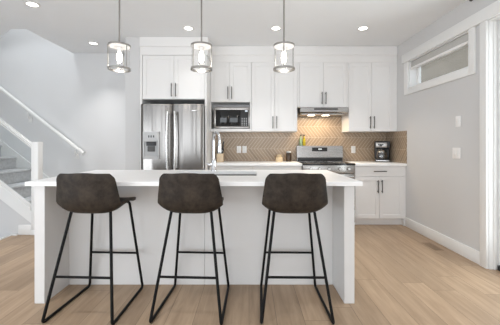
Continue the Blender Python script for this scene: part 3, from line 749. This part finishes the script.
# outlets and switches
def plate_back(x, label, kind):
    y = YB-0.0125; t = thing('wall_outlet', (x, y, 1.056), label, 'outlet', None)
    obj('cover_plate', MB().box(x-0.036, x+0.036, y-0.006, y, 1.058, 1.176, 0.003), 'white', t)
    m = MB()
    if kind == 'outlet': m.box(x-0.017, x+0.017, y-0.0085, y-0.0055, 1.073, 1.111, 0.004); m.box(x-0.017, x+0.017, y-0.0085, y-0.0055, 1.123, 1.161, 0.004)
    else: m.box(x-0.017, x+0.017, y-0.0085, y-0.0055, 1.083, 1.151, 0.002)
    obj('socket' if kind == 'outlet' else 'rocker', m, 'trim', t)
plate_back(-0.169, 'white outlet plate on the tiles, the one of the pair closer to the knife block', 'switch')
plate_back(-0.075, 'white outlet plate on the tiles, the one of the pair closer to the jars', 'outlet')
plate_back(1.755, 'white outlet plate on the tiles between the range and the coffee maker', 'outlet')
def plate_right(y, z, w, h, n, label):
    x = XR-0.001; t = thing('wall_switch', (x, y, z-h/2), label, 'switch')
    obj('cover_plate', MB().box(x-0.008, x, y-w/2, y+w/2, z-h/2, z+h/2, 0.003), 'white', t)
    for k in range(n):
        yy = y+(k-(n-1)/2)*0.046
        obj('rocker', MB().box(x-0.0115, x-0.0075, yy-0.016, yy+0.016, z-0.033, z+0.033, 0.002), 'trim', t)
plate_right(3.155, 1.46, 0.075, 0.122, 1, 'single white switch plate on the right wall under the window')
plate_right(3.18, 1.108, 0.118, 0.122, 2, 'wider double white switch plate lower down on the right wall')

# floor vent
v = thing('floor_vent', (2.165, 3.365, 0.0), 'narrow brown floor vent set in the oak floor near the right wall', 'vent')
m = MB(); vx0, vx1, vy0, vy1 = 2.115, 2.215, 3.24, 3.49
m.box(vx0, vx1, vy0, vy0+.012, 0.0005, 0.004); m.box(vx0, vx1, vy1-.012, vy1, 0.0005, 0.004); m.box(vx0, vx0+.012, vy0+.012, vy1-.012, 0.0005, 0.004); m.box(vx1-.012, vx1, vy0+.012, vy1-.012, 0.0005, 0.004)
obj('vent_frame', m, 'ventm', v)
obj('vent_opening', MB().box(vx0+.012, vx1-.012, vy0+.012, vy1-.012, 0.0005, 0.0012), 'dark', v)
m = MB()
for k in range(12): y = vy0+0.024+k*0.0185; m.box(vx0+.012, vx1-.012, y, y+0.010, 0.0012, 0.0038)
obj('slats', m, 'ventm', v)

# small dark sensor high in the corner of the right wall
sx = thing('wall_sensor', (XR-0.001, 3.03, 2.66), 'small dark sensor high on the right wall above the window header', 'sensor')
obj('sensor_body', MB().lathe([(0.022, 0.0), (0.022, -0.010), (0.016, -0.018), (0.0, -0.022)], (XR-0.001, 2.965, 2.717), 20, axis='x'), 'dkgrey', sx)

# ------------------------------------------------------------------ recessed lights
rl_pos = [(-0.80, 3.76, 'round recessed ceiling light in front of the refrigerator cabinet'), (0.356, 3.76, 'round recessed ceiling light before the tall cabinet between microwave and hood'),
          (1.504, 3.76, 'round recessed ceiling light before the cabinet above the coffee maker'), (-2.36, 4.32, 'round recessed ceiling light close to the back wall by the stairs'), (-2.37, 3.115, 'round recessed ceiling light nearest the camera on the stair side')]
first = None
for x, y, lb in rl_pos:
    if first is None:
        first = thing('recessed_light', (x, y, ZC), lb, 'ceiling light', 'recessed ceiling lights')
        obj('trim_ring', MB().lathe([(0.052, -0.001), (0.078, -0.001), (0.078, -0.005), (0.060, -0.009), (0.052, -0.006)], (x, y, ZC), 32, closed=True), 'trim', first)
        obj('lens', MB().lathe([(0.0, -0.004), (0.051, -0.004), (0.051, -0.002), (0.0, -0.002)], (x, y, ZC), 28), 'lens', first)
    else: dup(first, (x, y, ZC), lb)
for x, y in [p[:2] for p in rl_pos]+[(-0.8, 1.2), (1.5, 1.2), (-2.4, 1.2), (-0.8, -1.2), (1.5, -1.2), (-2.4, -1.2)]:
    area('downlight', (x, y, ZC-0.015), (0, 0, 0), 0.10, 0.10, 1.1 if (x, y) == (-0.80, 3.76) else CAN_W, CAN_COL, 'DISK', 1.4)

# ------------------------------------------------------------------ pendants
def pendant(x, y, label):
    z0, z1, R = 1.895, 2.127, 0.094
    t = thing('pendant_light', (x, y, z0), label, 'pendant light', 'pendant lights over the island')
    c = (x, y, 0)
    obj('canopy', MB().lathe([(0.062, ZC-0.0005), (0.062, ZC-0.012), (0.05, ZC-0.024), (0.0, ZC-0.026)], c, 28), 'nickel', t)
    obj('rod', MB().lathe([(0.0075, z1+0.02), (0.0075, ZC-0.02)], c, 12), 'nickel', t)
    top = obj('top_cap', MB().lathe([(R+0.004, z1-0.014), (R+0.004, z1), (R-0.01, z1+0.003), (0.016, z1+0.006), (0.012, z1+0.03), (0.0, z1+0.03)], c, 40), 'nickel', t)
    obj('reflector', MB().lathe([(0.0, z1-0.0175), (R-0.002, z1-0.0175), (R-0.002, z1-0.0145), (0.0, z1-0.0145)], c, 40), 'white', top, 'white underside of the top cap')
    obj('bottom_ring', MB().lathe([(R-0.008, z0), (R+0.006, z0), (R+0.006, z0+0.018), (R-0.008, z0+0.018)], c, 40, closed=True), 'nickel', t)
    for k in range(3):
        a = math.radians(212+120*k); px, py = x+(R+0.003)*math.cos(a), y+(R+0.003)*math.sin(a)
        obj('upright', MB().tube([(px, py, z0+0.01), (px, py, z1-0.008)], 0.0045, 8), 'nickel', t)
    obj('glass_cylinder', MB().lathe([(R-0.006, z0+0.004), (R-0.003, z0+0.004), (R-0.003, z1-0.018), (R-0.006, z1-0.018)], c, 40, closed=True), 'seeded', t)
    obj('socket', MB().lathe([(0.018, z1-0.018), (0.018, z1-0.062), (0.0, z1-0.064)], c, 18), 'white', t)
    obj('light_bulb', MB().lathe([(0.012, z1-0.064), (0.020, z1-0.085), (0.025, z1-0.115), (0.022, z1-0.145), (0.010, z1-0.165), (0.0, z1-0.168)], c, 20), 'bulb', t)
    return t
PL = ['glass cylinder pendant light hanging nearest the stairs', 'glass cylinder pendant light hanging in front of the refrigerator cabinet edge, middle of three', 'glass cylinder pendant light hanging nearest the range hood']
pd = pendant(-1.20, 2.64, PL[0])
dup(pd, (-0.44, 2.64, 1.895), PL[1], math.radians(18)); dup(pd, (0.324, 2.64, 1.895), PL[2], math.radians(50))
for x in (-1.20, -0.44, 0.324):
    pl = bpy.data.lights.new('pendant_glow', 'POINT'); pl.energy = 0.9; pl.color = (1.0, 0.92, 0.82); pl.shadow_soft_size = 0.03
    po = bpy.data.objects.new('pendant_glow', pl); COL.objects.link(po); po.location = (x, 2.64, 1.935)

# ------------------------------------------------------------------ bar stools
def catmull(P, n):
    out = []
    for i in range(len(P)-1):
        p0 = P[max(i-1, 0)]; p1 = P[i]; p2 = P[i+1]; p3 = P[min(i+2, len(P)-1)]
        for k in range(n):
            t = k/n
            out.append(tuple(0.5*((2*b)+(-a+c)*t+(2*a-5*b+4*c-d)*t*t+(-a+3*b-3*c+d)*t**3) for a, b, c, d in zip(p0, p1, p2, p3)))
    out.append(P[-1]); return out
def shell_mesh():
    # stations: y, z, half width, side lift in z, side wrap in y
    P = [(0.205, 0.742, 0.168, 0.000, 0.0), (0.190, 0.756, 0.190, 0.004, 0.0), (0.110, 0.764, 0.203, 0.012, 0.0), (0.0, 0.746, 0.210, 0.036, 0.0),
         (-0.105, 0.720, 0.219, 0.058, 0.004), (-0.172, 0.742, 0.229, 0.052, 0.028), (-0.205, 0.816, 0.226, 0.018, 0.052), (-0.218, 0.900, 0.216, 0.004, 0.055),
         (-0.228, 0.975, 0.207, 0.000, 0.050), (-0.232, 1.010, 0.202, 0.0, 0.044)]
    R = catmull(P, 4); m = MB(); bm = m.bm; N = 22; rows = []
    ztop = 1.012; rc = 0.042
    for (y, z, w, lift, wrap) in R:
        row = []
        d = ztop-z
        ww = w if d > rc or y > -0.1 else w-rc+math.sqrt(max(0.0, rc*rc-(rc-d)**2))
        for i in range(N+1):
            u = 2*i/N-1; a = abs(u)
            row.append(bm.verts.new((u*ww, y+wrap*a**2.2, z+lift*a**3.8-(0.013*a*a*(z-0.85)/0.16 if z > 0.85 else 0))))
        rows.append(row)
    for A, B in zip(rows, rows[1:]):
        for i in range(N): f = bm.faces.new((A[i], A[i+1], B[i+1], B[i])); f.smooth = True
    bmesh.ops.recalc_face_normals(bm, faces=bm.faces[:])
    return m
def rounded(path, r, n=5):
    """round the inner corners of a polyline"""
    P = [Vector(p) for p in path]; out = [P[0]]
    for a, b, c in zip(P, P[1:], P[2:]):
        d1 = (a-b).normalized(); d2 = (c-b).normalized()
        p, q = b+d1*r, b+d2*r
        for k in range(n+1):
            t = k/n; out.append((1-t)**2*p+2*t*(1-t)*b+t*t*q)
    out.append(P[-1]); return out
def stool(loc, label):
    t = thing('bar_stool', (0, 0, 0), label, 'bar stool', 'bar stools at the island')
    s = obj('seat_shell', shell_mesh(), 'leather', t)
    md = s.modifiers.new('thickness', 'SOLIDIFY'); md.thickness = 0.022; md.offset = 0.0
    bv = s.modifiers.new('soft_edge', 'BEVEL'); bv.width = 0.007; bv.segments = 3; bv.limit_method = 'ANGLE'; bv.angle_limit = math.radians(50)
    rT = 0.0103
    NT, NF, FF, FT = (0.143, -0.120, 0.736), (0.240, -0.278, rT), (0.228, 0.232, rT), (0.153, 0.150, 0.742)
    lerp = lambda a, b, z: tuple(a[i]+(b[i]-a[i])*(z-a[2])/(b[2]-a[2]) for i in range(3))
    for sgn in (-1, 1):
        f = lambda p: (sgn*p[0], p[1], p[2])
        path = rounded([f((0.105, -0.070, 0.738)), f(NT), f(NF), f(FF), f(FT), f((0.105, 0.11, 0.744))], 0.024)
        obj('sled_leg', MB().tube(path, rT, 12), 'black', t)
    for a, b in ((NT, NF), (FT, FF)):
        p = lerp(a, b, 0.292 if a is NT else 0.305); obj('footrest', MB().tube([(-p[0], p[1], p[2]), (p[0], p[1], p[2])], 0.0085, 10), 'black', t)
    br = MB().box(-0.12, 0.12, -0.085, -0.045, 0.731, 0.737, 0.001, 1); br.box(-0.12, 0.12, 0.085, 0.125, 0.737, 0.744, 0.001, 1); br.box(-0.02, 0.02, -0.10, 0.125, 0.728, 0.732, 0.001, 1)
    br.lathe([(0.010, 0.0), (0.010, -0.012), (0.0, -0.014)], (0.0, -0.095, 0.731), 12)
    obj('mounting_bracket', br, 'black', t)
    t.location = loc; return t
s1 = stool((-1.134, 2.178, 0), 'dark brown leather bar stool nearest the stairs')
s1.rotation_euler = (0, 0, math.radians(-2.6))
dup(s1, (-0.411, 2.178, 0), 'dark brown leather bar stool in front of the faucet, between the other two', math.radians(-2.7))
dup(s1, (0.328, 2.178, 0), 'dark brown leather bar stool nearest the range and right wall', math.radians(-0.8))
